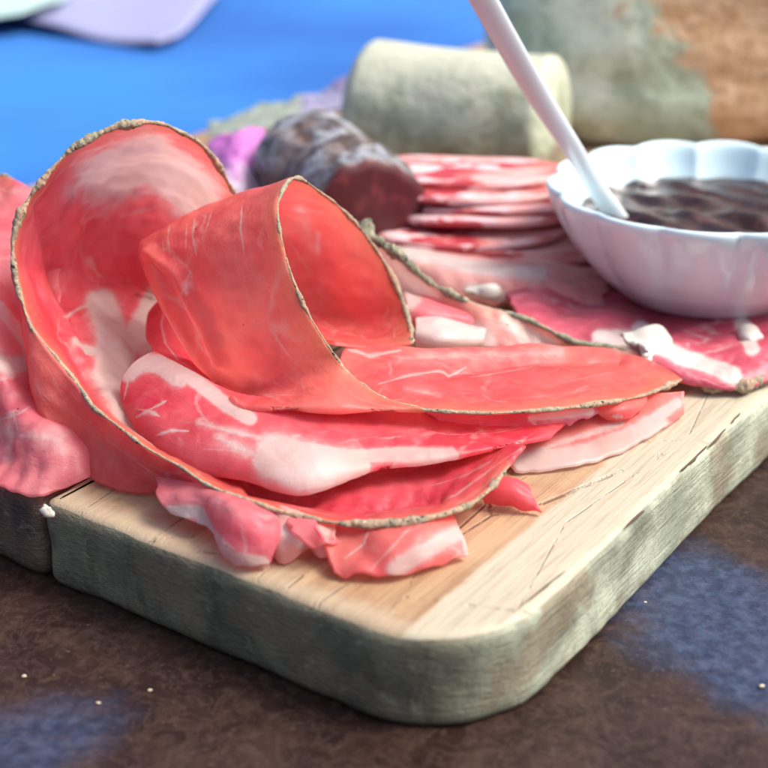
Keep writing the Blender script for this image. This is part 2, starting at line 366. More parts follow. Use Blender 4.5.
# ------------------------------------------------------------------ cutting board
BE = empty('cutting_board', W(0, 0, -T), 'thick old wooden board with greenish worn sides and tan top', 'cutting board')
BE.rotation_euler = (0, 0, 0)
def plank(name, a0, a1, b0, b1, radii, mats, bev=.28):
    # outline in (a,b) with rounded corners; radii for (a0b0, a1b0, a1b1, a0b1)
    def outline(ins):
        pts = []
        cs = [(a0, b0, 180, radii[0]), (a1, b0, 270, radii[1]), (a1, b1, 0, radii[2]), (a0, b1, 90, radii[3])]
        for (x, y, s, r) in cs:
            r2 = max(r-ins, .02); cx = x+(r if x == a0 else -r); cy = y+(r if y == b0 else -r)
            for k in range(17):
                th = math.radians(s+90*k/16); pts.append((cx+r2*math.cos(th)*1, cy+r2*math.sin(th)))
        # subdivide long runs
        out = []
        for i in range(len(pts)):
            p = np.array(pts[i]); q = np.array(pts[(i+1) % len(pts)]); n = max(1, int(round(np.linalg.norm(q-p)/.45)))
            for k in range(n): out.append(p+(q-p)*k/n)
        return out
    base = np.array(outline(0)); N = len(base); cen = base.mean(0)
    prof = [(bev, -T), (bev*.3, -T+bev*.3), (0, -T+bev)]+[(0, -T+bev+(T-2*bev)*k/9) for k in range(1, 9)]+[(0, -bev*1.1), (bev*.3, -bev*.34), (bev*.9, -bev*.05), (bev*1.5, 0)]
    # inward direction per point
    nx = np.roll(base, -1, 0)-np.roll(base, 1, 0); nx /= np.linalg.norm(nx, axis=1)[:, None]; inn = np.stack([-nx[:, 1], nx[:, 0]], 1)
    w = Wob(.16, 8, 11); w2 = Wob(.9, 10, 12); V = []
    for ins, z in prof:
        q = base+inn*ins; P = np.concatenate([q, np.full((N, 1), z)], 1)
        d = .05*w(P)+.022*w2(P); q2 = q+inn*d[:, None]; P = np.concatenate([q2, (np.full(N, z)+(.03*w(P) if z > -bev*2 else 0))[:, None]], 1); V.append(P)
    V[-1][:, 2] = 0
    V = np.array(V); R = len(prof); f = []; fm = []
    for r in range(R-1):
        for k in range(N):
            k2 = (k+1) % N; f.append((r*N+k, r*N+k2, (r+1)*N+k2, (r+1)*N+k))
            right = base[k][0] < a0+.6 and base[k][1] > b0+1.5
            fm.append(0 if r >= R-3 else (2 if right else 1))
    f.append([(R-1)*N+k for k in range(N)]); fm.append(0); f.append([k for k in range(N)][::-1]); fm.append(1)
    V = V.reshape(-1, 3)
    me = bpy.data.meshes.new(name); me.from_pydata((V*S).tolist(), [], [list(map(int, q)) for q in f])
    for m in mats: me.materials.append(m)
    me.polygons.foreach_set('material_index', fm); me.polygons.foreach_set('use_smooth', [True]*(len(f)-2)+[False, False]); me.update()
    o = bpy.data.objects.new(name, me); col.objects.link(o); o.parent = BE
    # board frame: x -> D1, y -> D2 (left handed), so mirror by building in D1/D2 directly
    for v in me.vertices:
        a, b_, z = v.co; v.co = (D1[0]*a+D2[0]*b_, D1[1]*a+D2[1]*b_, z+T*S)
    me.flip_normals(); me.update()
    return o
BR = 3.0
pl = plank('plank', 0, 13.85, -.1, 78, (BR, .35, .35, BR), [WT, WS, WS])
pl2 = plank('plank', 14.1, 37.8, -.1, 78, (.35, BR, BR, .35), [WT, WS2, WS2]); tag(pl2, 'darker brown plank left of the narrow gap')
# the material maps need the board frame: rotate object coordinates inside the mapping nodes
for m in (WT, WS, WS2, WSR):
    nt = m.node_tree; b = NB(nt)
    for n in [n for n in nt.nodes if n.type == 'TEX_COORD']:
        vr = []
        links = [l for l in nt.links if l.from_node == n and l.from_socket.name == 'Object']
        cx = b.n('CombineXYZ')
        for i, D in enumerate((D1, D2, np.array([0, 0, 1.]))):
            dp = b.n('VectorMath', operation='DOT_PRODUCT'); dp.inputs[1].default_value = tuple(D); b.l(n.outputs['Object'], dp.inputs[0]); b.l(dp.outputs['Value'], cx.inputs[i])
        for l in links:
            ts = l.to_socket; nt.links.remove(l); b.l(cx.outputs[0], ts)
# dark cracks near the right edge
crk = simple('crack_dark', (.10, .07, .045), .9)
def crack(pts, w, z0=0.012):
    P = np.array([Z(u, v, z0) for u, v in pts]); q = np.linspace(0, 1, 40); t = np.linspace(0, 1, len(P)); C = spline(t, P, q)
    wob = Wob(1.5, 8, int(pts[0][0])); dirn = np.cross(C[-1]-C[0], [0, 0, 1]); dirn /= np.linalg.norm(dirn)
    C = C+D1*.22; ww = .7*w*np.sin(np.pi*q)**.6*(1+.4*wob(C)); C = C+dirn*.012*wob(C)[:, None]
    V = np.concatenate([C+dirn*ww[:, None]*.5, C-dirn*ww[:, None]*.5]); n = 40
    V = np.concatenate([V, V-np.array([0, 0, .05])]); f = []
    for i in range(n-1): f.append((i, n+i, n+i+1, i+1)); f.append((2*n+i, 2*n+i+1, 3*n+i+1, 3*n+i)); f.append((i, i+1, 2*n+i+1, 2*n+i)); f.append((n+i+1, n+i, 3*n+i, 3*n+i+1))
    mesh_obj('crack', V, f, crk, BE)
crack([(524, 613), (550, 592), (574, 573)], .07); crack([(634, 529), (642, 521), (652, 512)], .10); crack([(688, 472), (700, 462), (714, 447)], .07)
crack([(716, 448), (725, 439), (733, 430)], .06); crack([(738, 424), (744, 418), (748, 414)], .05)

# ------------------------------------------------------------------ ham
def slice_obj(name, label, rows, mat, ns=220, nt=90, th=.11, fat=(), rind=None, rind_range=(0, 1), rind_r=.12, rind_m=None, edge_w=.6, jag=.0, wob=.04, ruffle=0, rf=1.2,
              parent=None, seed=1, lumps=(), cat='ham slice', group='slices of cured ham on the board', rind_row=0, creases=()):
    G = grid_surface(rows, ns, nt)
    ws = Wob(.35, 10, seed); w2 = Wob(1.3, 10, seed+50); w3 = Wob(2.0, 12, seed+90)
    N = normals(G)
    ss = np.linspace(0, 1, ns)[None, :]; tt = np.linspace(0, 1, nt)[:, None]
    fade = (1-np.exp(-tt*8))
    G = G+N*(wob*1.25*ws(G)+wob*.42*w2(G))[..., None]*(.35+.65*fade[..., None])
    if jag:                                # ragged free edges
        e = G[-1]; d = (G[-1]-G[-4]); d /= np.linalg.norm(d, axis=-1, keepdims=True)+1e-9
        j = jag*(w3(e)+.6*w2(e))
        G = G+(tt**6)[..., None]*d[None]*j[None, :, None]
        for side, wgt in ((0, (1-ss)**14), (-1, ss**14)):
            e = G[:, side]; d = (G[:, side]-G[:, 3 if side == 0 else -4]); d /= np.linalg.norm(d, axis=-1, keepdims=True)+1e-9
            G = G+wgt[..., None]*d[:, None]*(jag*(w3(e)+.6*w2(e)))[:, None, None]
    if ruffle:
        wr = Wob(rf, 8, seed+33); e = G[-1]
        G = G+N*(ruffle*(tt**1.5)*(wr(e)[None, :]))[..., None]
    px = proj(G)
    if creases: G = G-N*(np.minimum(stroke_field(px, [(c_[0], c_[1]) for c_ in creases]), 1)**2*.22)[..., None]
    for (u, v, r, h) in lumps:
        g = np.exp(-((px[..., 0]-u)**2+(px[..., 1]-v)**2)/(r*r)); up = np.array([0, -.5, .86]); G = G+(g*h)[..., None]*up
    G[..., 2] = np.maximum(G[..., 2], th*.55)
    fa = stroke_field(px, fat)
    # arc length uv
    su = np.concatenate([np.zeros((nt, 1)), np.cumsum(np.linalg.norm(np.diff(G, axis=1), axis=-1), 1)], 1)
    tv = np.concatenate([np.zeros((1, ns)), np.cumsum(np.linalg.norm(np.diff(G, axis=0), axis=-1), 0)], 0)
    uv = np.stack([su.mean(0)[None, :].repeat(nt, 0), tv.mean(1)[:, None].repeat(ns, 1)], -1)
    uv = np.stack([su, tv], -1) if False else uv
    ed = np.exp(-tv/edge_w) if rind is not None else np.zeros((nt, ns))
    if rind is not None and rind_range != (0, 1): ed = ed*((ss > rind_range[0]) & (ss < rind_range[1]))
    V, f = slab(G, th)
    dup = lambda a: np.concatenate([a.ravel(), a.ravel()])
    if rind is not None and parent is None:
        c = V.mean(0); root = empty(name, (c[0], c[1], V[:, 2].min()), label, cat, group); body_parent = root
        mesh_obj('meat', V, f, mat, root, attrs={'fat': dup(fa), 'edge': dup(ed)}, uv=np.concatenate([uv.reshape(-1, 2)]*2))
    else:
        root = mesh_obj(name, V, f, mat, parent, attrs={'fat': dup(fa), 'edge': dup(ed)}, uv=np.concatenate([uv.reshape(-1, 2)]*2))
        if parent is None: tag(root, label, cat, group)
    if rind is not None:
        i0, i1 = int(rind_range[0]*(ns-1)), int(rind_range[1]*(ns-1))+1
        E0 = G[rind_row, i0:i1]; L = np.linalg.norm(np.diff(E0, axis=0), axis=1).sum(); m = int(L/.035)
        t0 = np.concatenate([[0], np.cumsum(np.linalg.norm(np.diff(E0, axis=0), axis=1))]); q = np.linspace(0, t0[-1], m)
        E = np.stack([np.interp(q, t0, E0[:, k]) for k in range(3)], 1)
        taper = np.clip(np.minimum(np.arange(m), np.arange(m)[::-1])/12., .25, 1)
        rr = rind_r(np.linspace(0, 1, m)) if callable(rind_r) else rind_r
        V2, f2 = tube(E, rr*taper, 12, 1.0, seed+5, .20)
        V2[:, 2] = np.maximum(V2[:, 2], .02)
        mesh_obj('rind', V2, f2, rind_m or RIND, root)
    return root, G
def lumpy(name, c, r, mat, parent=None, seed=1, amp=.25, freq=.8, n=28, rot=0):
    V = []; f = []; m = n*2
    for i in range(n+1):
        for j in range(m):
            th = math.pi*i/n; ph = 2*math.pi*j/m; V.append((math.sin(th)*math.cos(ph), math.sin(th)*math.sin(ph), math.cos(th)))
    V = np.array(V); R = np.array(r)
    w = Wob(freq, 10, seed); w2 = Wob(freq*3, 10, seed+1); P = V*R; P = P*(1+amp*w(P)+amp*.35*w2(P))[:, None]
    cr, sr = math.cos(rot), math.sin(rot); P = P@np.array([[cr, sr, 0], [-sr, cr, 0], [0, 0, 1]])+np.array(c)
    idx = np.arange((n+1)*m).reshape(n+1, m); j = np.roll(idx, -1, 1)
    f = np.stack([idx[:-1], idx[1:], j[1:], j[:-1]], -1).reshape(-1, 4)
    return mesh_obj(name, P, f, mat, parent)

# --- A: big curled slice, funnel open to the viewer; columns run along its rind
A = [  # rim, middle, inner
 (Y(236, 200, 43.0), Y(214, 225, 45.0), Y(190, 285, 46.5)),
 (Y(206, 150, 41.6), Y(196, 198, 45.2), Y(182, 275, 47.3)),
 (Y(180, 131, 40.6), Y(176, 184, 45.2), Y(172, 268, 47.5)),
 (Y(150, 122, 40.0), Y(152, 178, 45.0), Y(160, 264, 47.5)),
 (Y(95, 136, 39.3), Y(110, 186, 44.2), Y(145, 263, 47.3)),
 (Y(45, 177, 38.6), Y(75, 214, 43.0), Y(130, 268, 46.5)),
 (Y(18, 222, 38.0), Y(60, 250, 42.0), Y(122, 277, 45.8)),
 (Y(12, 262, 37.6), Y(62, 285, 41.2), Y(124, 287, 45.2)),
 (Y(24, 310, 37.0), Y(72, 312, 40.4), Y(136, 293, 44.6)),
 (Y(50, 350, 36.4), Y(92, 340, 39.4), Z(150, 298, 1.2)),
 (Y(76, 382, 35.7), Z(120, 362, 1.4), Z(170, 315, 1.0)),
 (Z(105, 415, 2.0), Z(145, 392, 1.2), Z(195, 350, 1.0)),
 (Z(150, 448, 1.65), Z(180, 428, 1.0), Z(215, 390, .8)),
 (Z(200, 480, 1.3), Z(222, 460, .8), Z(245, 425, .6)),
 (Z(260, 505, 1.1), Z(268, 482, .6), Z(280, 445, .5)),
 (Z(330, 520, 1.0), Z(325, 495, .5), Z(325, 460, .5)),
 (Z(395, 523, 1.0), Z(385, 497, .5), Z(375, 462, .5)),
 (Z(440, 516, 1.0), Z(432, 492, .55), Z(420, 458, .5)),
 (Z(482, 495, 1.05), Z(475, 475, .8), Z(460, 448, .6)),
 (Z(510, 466, 1.2), Z(500, 455, 1.0), Z(485, 442, .7)),
 (Z(526, 447, 1.3), Z(515, 444, 1.1), Z(505, 438, .8)),
]
back = [Y(186, 320, 47.5), Y(180, 315, 48.2), Y(174, 310, 48.4), Y(166, 306, 48.4), Y(160, 304, 48.2), Y(155, 303, 47.5), Y(152, 303, 46.8), Y(155, 305, 46.2), Y(162, 305, 45.5), Z(172, 296, 1.0), Z(190, 308, .8)]
for i in range(len(A)): A[i] = A[i]+((back[i],) if i < len(back) else (A[i][2]+(A[i][2]-A[i][1])*.25,))
Arows = [[c[k] for c in A] for k in range(4)]
fat_glowA = [([(100, 305), (112, 335), (108, 372), (128, 402), (158, 430)], 13), ([(158, 294), (143, 325), (125, 350), (118, 380)], 11), ([(150, 350), (158, 385), (150, 410)], 12), ([(98, 303), (72, 312), (62, 318)], 2.2),
        ([(78, 340), (95, 352)], 4), ([(165, 300), (175, 310)], 5),
        ([(100, 196), (130, 187), (165, 189), (190, 205), (205, 232)], 3.2, .62), ([(90, 212), (120, 200), (150, 200), (185, 222)], 2.0, .6), ([(112, 165), (130, 158), (160, 159)], 3, 1), ([(70, 190), (95, 160), (130, 142), (170, 145), (200, 165)], 16, .5), ([(60, 205), (85, 175), (110, 160)], 2, .8), ([(120, 215), (160, 205), (195, 222), (215, 245)], 2, .8), ([(140, 190), (185, 197), (210, 215)], 2.4, 1), ([(128, 142), (150, 139), (165, 143)], 2.4, .62),
        ([(135, 172), (165, 172), (185, 185)], 2, .6), ([(100, 175), (150, 155), (200, 195)], 32, .72), ([(215, 200), (225, 225)], 16, .55), ([(85, 225), (75, 250), (65, 290), (68, 330)], 1.2, .62), ([(60, 210), (45, 240)], 1.2, .55),  # broad pale strokes over the arch paint in light passing through thin meat
        ([(215, 468), (250, 482), (320, 497)], 1.1, .9), ([(205, 462), (225, 474)], 1.5, .9), ([(300, 510), (400, 512), (455, 498), (500, 465), (522, 450)], 1.6, .8), ([(430, 488), (465, 478), (495, 462)], 1.3, .7),
        ([(455, 508), (490, 485), (515, 458)], 3, .62)]
hamA, GA = slice_obj('ham_slice', 'large curled ham slice standing up like a funnel with a pale rind, at the left', Arows, MEAT['red'], 420, 150, .12, fat_glowA, True, (0, .965), lambda q: .068+.016*np.sin(q*9)+.012*np.sin(q*41)*np.sin(q*7), RIND, .5, wob=.07, seed=2, creases=[([(60, 330), (100, 400), (160, 440)], 8), ([(40, 210), (55, 280), (90, 350)], 7), ([(250, 490), (350, 510), (440, 498)], 6)])
# outer lower layer below the rind of A
B2 = [
 (Y(13, 268, 37.55), Y(19, 290, 37.6), Y(28, 312, 38.2)),
 (Y(26, 313, 36.95), Y(27, 345, 36.9), Y(34, 375, 37.5)),
 (Y(50, 352, 36.3), Y(42, 395, 35.9), Z(50, 432, 1.0)),
 (Y(76, 384, 35.6), Z(66, 425, 1.25), Z(66, 458, .35)),
 (Z(105, 417, 1.9), Z(95, 448, .95), Z(90, 478, .15)),
 (Z(150, 450, 1.5), Z(142, 470, .8), Z(135, 493, .12)),
 (Z(200, 482, 1.15), Z(195, 488, .7), Z(190, 496, .2)),
 (Z(260, 507, .95), Z(257, 510, .6), Z(250, 514, .3)),
]
slice_obj('ham_slice', 'orange pink ham slice bulging out under the rind of the large curled slice', [[c[k] for c in B2] for k in range(3)], MEAT['orange'], 240, 80, .12,
          [([(40, 350), (70, 410), (130, 455), (210, 488)], 1.2, .6), ([(60, 400), (100, 440)], 1, .5)], wob=.05, seed=14)

# --- F: slice at the far left
Frows = [[Y(-70, 178, 46), Y(-10, 176, 46), Y(22, 184, 45), Y(60, 215, 45)],
         [Y(-70, 260, 42), Y(-10, 262, 41), Y(25, 270, 41.5), Y(60, 290, 41)],
         [Y(-70, 360, 38), Y(-5, 370, 36.5), Y(30, 380, 37), Y(70, 400, 37)],
         [Z(-70, 420, .8), Z(0, 440, .75), Z(50, 455, .8), Z(90, 450, .6)],
         [Z(-80, 470, .15), Z(0, 487, .12), Z(45, 494, .12), Z(105, 470, .12)]]
slice_obj('ham_slice', 'pink ham slice hanging down to the board at the left edge of the picture', Frows, MEAT['pink'], 160, 220, .12,
          [([(-10, 300), (12, 325), (26, 345), (30, 365)], 5), ([(-10, 360), (10, 368), (28, 362)], 9, .8), ([(0, 420), (20, 415), (30, 408)], 1.6), ([(14, 412), (20, 430)], 1.3), ([(-10, 455), (40, 465), (80, 470)], 1.2, .7), ([(-10, 430), (60, 440)], 18, .45)],
          True, (.0, .62), .07, RIND, .7, wob=.10, seed=21, jag=.03)

# --- C: folded slice with the white fat tip
Cr = [
 (Z(155, 352, 2.5), Z(134, 362, 2.45), Z(122, 382, 2.1), Z(128, 412, 1.55), Z(146, 440, 1.3), Z(160, 440, .9)),
 (Z(192, 372, 2.5), Z(176, 378, 2.5), Z(158, 398, 2.1), Z(162, 430, 1.75), Z(186, 464, 1.25), Z(200, 458, .9)),
 (Z(232, 392, 2.2), Z(222, 402, 2.2), Z(215, 418, 2.1), Z(222, 448, 1.8), Z(243, 479, 1.2), Z(250, 470, .9)),
 (Z(300, 402, 2.1), Z(300, 412, 2.1), Z(298, 428, 2.0), Z(300, 458, 1.75), Z(305, 489, 1.15), Z(305, 478, .9)),
 (Z(375, 402, 1.7), Z(372, 414, 1.7), Z(370, 428, 1.65), Z(365, 450, 1.5), Z(362, 473, 1.15), Z(360, 462, .9)),
 (Z(450, 402, 1.15), Z(445, 415, 1.2), Z(440, 426, 1.3), Z(436, 444, 1.3), Z(434, 460, 1.15), Z(434, 452, .9)),
 (Z(530, 404, .9), Z(525, 415, .9), Z(520, 424, .95), Z(512, 434, 1.05), Z(505, 446, 1.1), Z(504, 440, .9)),
 (Z(600, 402, .7), Z(590, 408, .7), Z(580, 415, .7), Z(565, 424, .8), Z(552, 436, .8), Z(550, 432, .7)),
]
fatC = [([(130, 374), (142, 364), (160, 366), (180, 380)], 8), ([(172, 368), (200, 386), (228, 408), (250, 420)], 6), ([(130, 380), (126, 400)], 1.6),
        ([(278, 458), (305, 468), (345, 474)], 21), ([(290, 462), (330, 468)], 14, 1.3), ([(300, 450), (350, 458), (400, 456), (450, 457)], 6), ([(345, 472), (362, 466)], 7), ([(262, 462), (285, 474)], 8),
        ([(138, 418), (150, 412), (160, 418)], 2.2), ([(150, 412), (168, 402)], 1.5), ([(158, 436), (172, 432), (190, 433)], 2), ([(205, 450), (235, 452)], 1.2, .8), ([(200, 425), (260, 440), (300, 438)], 6, .5), ([(300, 425), (400, 430), (500, 428)], 2, .35), ([(220, 440), (260, 458)], 12, .5)]
slice_obj('ham_slice', 'folded ham slice with white fat tip lying below the front curled slice', [[c[k] for c in Cr] for k in range(6)], MEAT['red'], 380, 150, .14, fatC, wob=.03, seed=31)

# --- B: front curled slice
Bc = [
 (Z(412, 344, 2.1), Z(375, 346, 2.1), Z(335, 345, 2.6)),
 (Y(404, 306, 41.6), Y(350, 318, 42.4), Y(295, 318, 42.4)),
 (Y(380, 256, 42.0), Y(320, 270, 43.0), Y(240, 285, 43.0)),
 (Y(345, 212, 41.4), Y(280, 225, 42.8), Y(200, 262, 42.8)),
 (Y(318, 190, 40.2), Y(235, 203, 41.9), Y(165, 244, 42.0)),
 (Y(293, 179, 38.8), Y(212, 208, 40.0), Y(141, 243, 40.9)),
 (Y(279, 200, 37.3), Y(205, 232, 38.5), Y(143, 262, 40.0)),
 (Y(280, 232, 36.4), Y(212, 262, 37.4), Y(155, 290, 39.2)),
 (Y(292, 276, 35.8), Y(225, 300, 36.7), Y(175, 322, 38.6)),
 (Y(312, 320, 35.5), Y(248, 345, 36.2), Y(195, 355, 38.0)),
 (Y(335, 356, 35.4), Y(278, 382, 35.7), Y(212, 388, 37.5)),
 (Z(358, 382, 2.55), Z(318, 403, 2.5), Z(238, 408, 2.2)),
 (Z(390, 401, 2.2), Z(365, 411, 2.2), Z(290, 402, 2.0)),
 (Z(430, 410, 2.0), Z(415, 403, 2.0), Z(335, 372, 2.2)),
 (Z(475, 413, 1.85), Z(445, 392, 1.9), Z(350, 346, 2.2)),
 (Z(530, 411, 1.65), Z(500, 384, 1.6), Z(420, 349, 1.9)),
 (Z(590, 405, 1.35), Z(565, 376, 1.4), Z(500, 346, 1.6)),
 (Z(640, 396, .95), Z(618, 370, 1.1), Z(565, 346, 1.35)),
 (Z(682, 380, .65), Z(655, 364, .8), Z(612, 351, 1.1)),
]
fatB = [([(171, 226), (169, 240), (172, 256)], 1.2), ([(164, 240), (166, 254)], .9), ([(196, 220), (194, 238), (198, 256)], 1.7), ([(188, 225), (187, 250)], .9), ([(192, 270), (190, 284), (193, 294)], 2.6, .85), ([(213, 213), (207, 232)], 1.0), ([(243, 207), (242, 230), (246, 254)], 1.4),
        ([(178, 262), (186, 300), (205, 340)], 1.0, .8), ([(165, 292), (188, 340), (210, 385), (238, 408)], 1.0), ([(225, 388), (260, 402)], .9, .8), ([(250, 240), (262, 300), (280, 350)], .9, .55), ([(225, 260), (232, 320), (255, 370)], .8, .55), ([(300, 320), (280, 375)], 1, .5),
        ([(300, 205), (306, 225), (312, 245)], 11, .38), ([(318, 232), (318, 250)], 4, .5), ([(340, 348), (370, 358), (400, 352)], 2.6), ([(352, 330), (346, 320)], 3, .5),
        ([(378, 386), (410, 377), (450, 371), (466, 365)], 1.6), ([(470, 378), (498, 373), (530, 366)], 1.7), ([(505, 368), (535, 362)], 1.2), ([(400, 360), (480, 356), (560, 352)], 9, .45), ([(430, 368), (520, 356)], 2, .5), ([(560, 385), (620, 372)], 1.2, .6), ([(500, 402), (560, 396), (600, 392)], 2.2, .55), ([(405, 390), (440, 398)], 4, .45)]
slice_obj('ham_slice', 'curled ham slice in the middle front with a peppered rind and a long flat tongue', [[c[k] for c in Bc] for k in range(3)], MEAT['orange'], 460, 170, .12, fatB, True, (0, 1), lambda q: .042+.03*np.exp(-((q-.05)/.08)**2)+.012*np.sin(q*14)**2+.012*np.clip((q-.5)*3, 0, 1)+.012*np.sin(q*60)*np.sin(q*9), RIND, .45, wob=.035, seed=41, creases=[([(158, 268), (172, 305), (200, 352), (232, 402)], 9), ([(150, 255), (180, 275), (205, 320), (222, 360)], 7), ([(450, 372), (540, 360), (620, 360)], 7)])

# --- darker inner fold between A and B
slice_obj('ham_slice', 'small dark pink fold squeezed behind the middle curled slice', [[Y(150, 312, 41), Y(165, 300, 41), Y(200, 320, 41)], [Y(146, 335, 40.3), Y(168, 332, 39.8), Y(205, 360, 39.5)], [Z(160, 352, 2.2), Z(185, 368, 2.2), Z(215, 392, 2.2)]], MEAT['red'], 90, 70, .12,
          [([(166, 310), (162, 325), (166, 345), (178, 362)], 1.3)], wob=.03, seed=45)

# --- G: slice behind with the herb crust
Gc = [
 (Y(325, 196, 44.5), Y(328, 250, 43.5), Z(330, 330, 1.0)),
 (Y(348, 222, 44.0), Y(358, 270, 43.6), Z(365, 335, 1.0)),
 (Z(385, 247, 3.6), Z(395, 285, 2.2), Z(405, 340, 1.0)),
 (Z(430, 282, 2.6), Z(438, 305, 1.8), Z(445, 345, .9)),
 (Z(480, 306, 2.0), Z(484, 322, 1.6), Z(490, 348, .9)),
 (Z(530, 321, 1.6), Z(532, 334, 1.2), Z(535, 352, .8)),
 (Z(570, 340, 1.2), Z(570, 348, .9), Z(575, 360, .6)),
 (Z(610, 347, 1.0), Z(610, 354, .8), Z(610, 366, .5)),
 (Z(645, 354, .8), Z(640, 362, .6), Z(635, 372, .4)),
 (Z(682, 376, .35), Z(670, 382, .3), Z(650, 386, .2)),
]
fatG = [([(362, 240), (385, 262), (405, 280), (425, 294)], 15), ([(380, 285), (400, 298)], 5), ([(405, 330), (440, 336), (478, 340)], 13), ([(505, 322), (530, 336), (555, 345)], 6), ([(445, 292), (470, 303), (500, 315)], 2, .8), ([(590, 348), (640, 358)], 4, .8)]
hamG, GG = slice_obj('ham_slice', 'ham slice with dark green herb crust running down from the curl towards the bowl', [[c[k] for c in Gc] for k in range(3)], MEAT['pale'], 280, 110, .13, fatG, True, (0, 1),
          lambda q: .075+.20*np.exp(-((q-.15)/.07)**2)+.05*np.sin(q*60)**2*(q<.45)+.03*np.exp(-((q-.72)/.04)**2), RIND_G, .3, wob=.06, seed=51, lumps=[(400, 262, 14, .15)])
FATM = simple('fat_lump', (.56, .56, .50), .38, None, Subsurface_Weight=.4, Subsurface_Scale=.004)
def fatbit(u, v, z, r, seed, parent=None): 
    p = Z(u, v, z); return lumpy('fat', p, r, FATM, parent, seed, .26, .55, 22)
fatbit(479, 292, 1.15, (.60, .36, .30), 3, hamG); fatbit(520, 330, 1.15, (.55, .3, .22), 5, hamG); fatbit(545, 340, .95, (.55, .3, .16), 6, hamG)

slice_obj('ham_slice', 'cream coloured rolled fat fold tucked between the curl and the herb crust', [[Z(416, 322, 1.0), Z(440, 322, 1.2), Z(485, 328, 1.0)], [Z(416, 324, 1.8), Z(440, 324, 1.9), Z(486, 330, 1.5)], [Z(417, 338, 1.7), Z(440, 340, 1.8), Z(484, 340, 1.4)], [Z(418, 352, 1.1), Z(440, 353, 1.2), Z(480, 352, .9)]], MEAT['pale'], 80, 60, .14, [([(390, 335), (440, 338), (480, 340)], 30)], wob=.05, seed=55)
slice_obj('ham_slice', 'soft pink rolled fold just above the cream fat fold behind the curl', [[Z(404, 287, 1.6), Z(430, 296, 1.5), Z(475, 310, 1.2)], [Z(404, 295, 2.2), Z(430, 302, 2.1), Z(478, 316, 1.6)], [Z(408, 310, 2.1), Z(428, 316, 2.0), Z(474, 324, 1.5)], [Z(412, 327, 1.4), Z(430, 330, 1.3), Z(470, 332, 1.0)]], MEAT['pink'], 80, 60, .14, [([(385, 290), (410, 300)], 9)], wob=.05, seed=57)
# --- H: slice under the bowl
Hr = [[Z(480, 262, .5), Z(560, 262, .3), Z(650, 262, .2), Z(760, 262, .2), Z(860, 265, .2)],
      [Z(505, 292, .9), Z(570, 290, .5), Z(650, 295, .2), Z(760, 300, .2), Z(860, 300, .2)],
      [Z(520, 322, 1.2), Z(590, 325, .8), Z(660, 335, .45), Z(755, 335, .5), Z(850, 320, .4)],
      [Z(535, 340, .8), Z(600, 345, .7), Z(650, 360, .75), Z(720, 376, .6), Z(800, 350, .6)],
      [Z(545, 350, .4), Z(605, 356, .4), Z(660, 374, .45), Z(735, 390, .25), Z(805, 362, .3)]]
hamH, _ = slice_obj('ham_slice', 'deep magenta ham slice lying under the white bowl with a white fatty edge', Hr, MEAT['magenta'], 300, 140, .14,
          [([(600, 340), (640, 340), (680, 358), (732, 376)], 7), ([(640, 332), (655, 345)], 8), ([(742, 326), (752, 350)], 6), ([(680, 330), (715, 345)], 1.4, .7), ([(590, 310), (640, 318)], 1.5, .6), ([(540, 270), (600, 290)], 3, .45)],
          wob=.08, seed=61, jag=.03)
E_ = np.array([Z(660, 372, .42), Z(690, 380, .35), Z(715, 386, .28), Z(738, 388, .28), Z(765, 376, .3), Z(800, 360, .3)]); q = np.linspace(0, 1, 160); Ec = spline(np.linspace(0, 1, 6), E_, q)
Vr, fr_ = tube(Ec, .15*np.clip(np.minimum(np.arange(160), np.arange(160)[::-1])/12, .2, 1), 12, 1, 66, .25); Vr[:, 2] = np.maximum(Vr[:, 2], .02); mesh_obj('rind', Vr, fr_, RIND, hamH)
# hanging flap of fat at the end of G / H
fl = slice_obj('fat', None, [[Z(618, 336, 1.1), Z(640, 330, 1.3), Z(655, 326, 1.35), Z(668, 338, 1.0)], [Z(626, 342, 1.15), Z(642, 341, 1.2), Z(658, 343, 1.1), Z(674, 349, .9)], [Z(640, 348, 1.0), Z(646, 358, .9), Z(652, 371, .55), Z(690, 362, .6)]], FATM, 70, 60, .16, (), parent=hamH, wob=.07, seed=68, jag=.05)
fatbit(748, 335, .55, (.4, .75, .32), 9, hamH)

# --- slices behind, between salami and herb crust
slice_obj('ham_slice', 'pale pink ham slice lying flat behind the herb crust in front of the salami', [[Z(385, 240, 1.2), Z(450, 255, 1.2), Z(540, 262, 1.0), Z(610, 272, .8)], [Z(395, 262, 1.2), Z(455, 276, 1.3), Z(540, 285, 1.0), Z(605, 292, .6)], [Z(420, 290, .6), Z(470, 302, .6), Z(540, 308, .4), Z(600, 310, .25)]], MEAT['pale'], 120, 70, .13,
          [([(400, 252), (470, 268), (540, 275)], 7, .8), ([(470, 290), (500, 296)], 5)], wob=.07, seed=71, jag=.05)

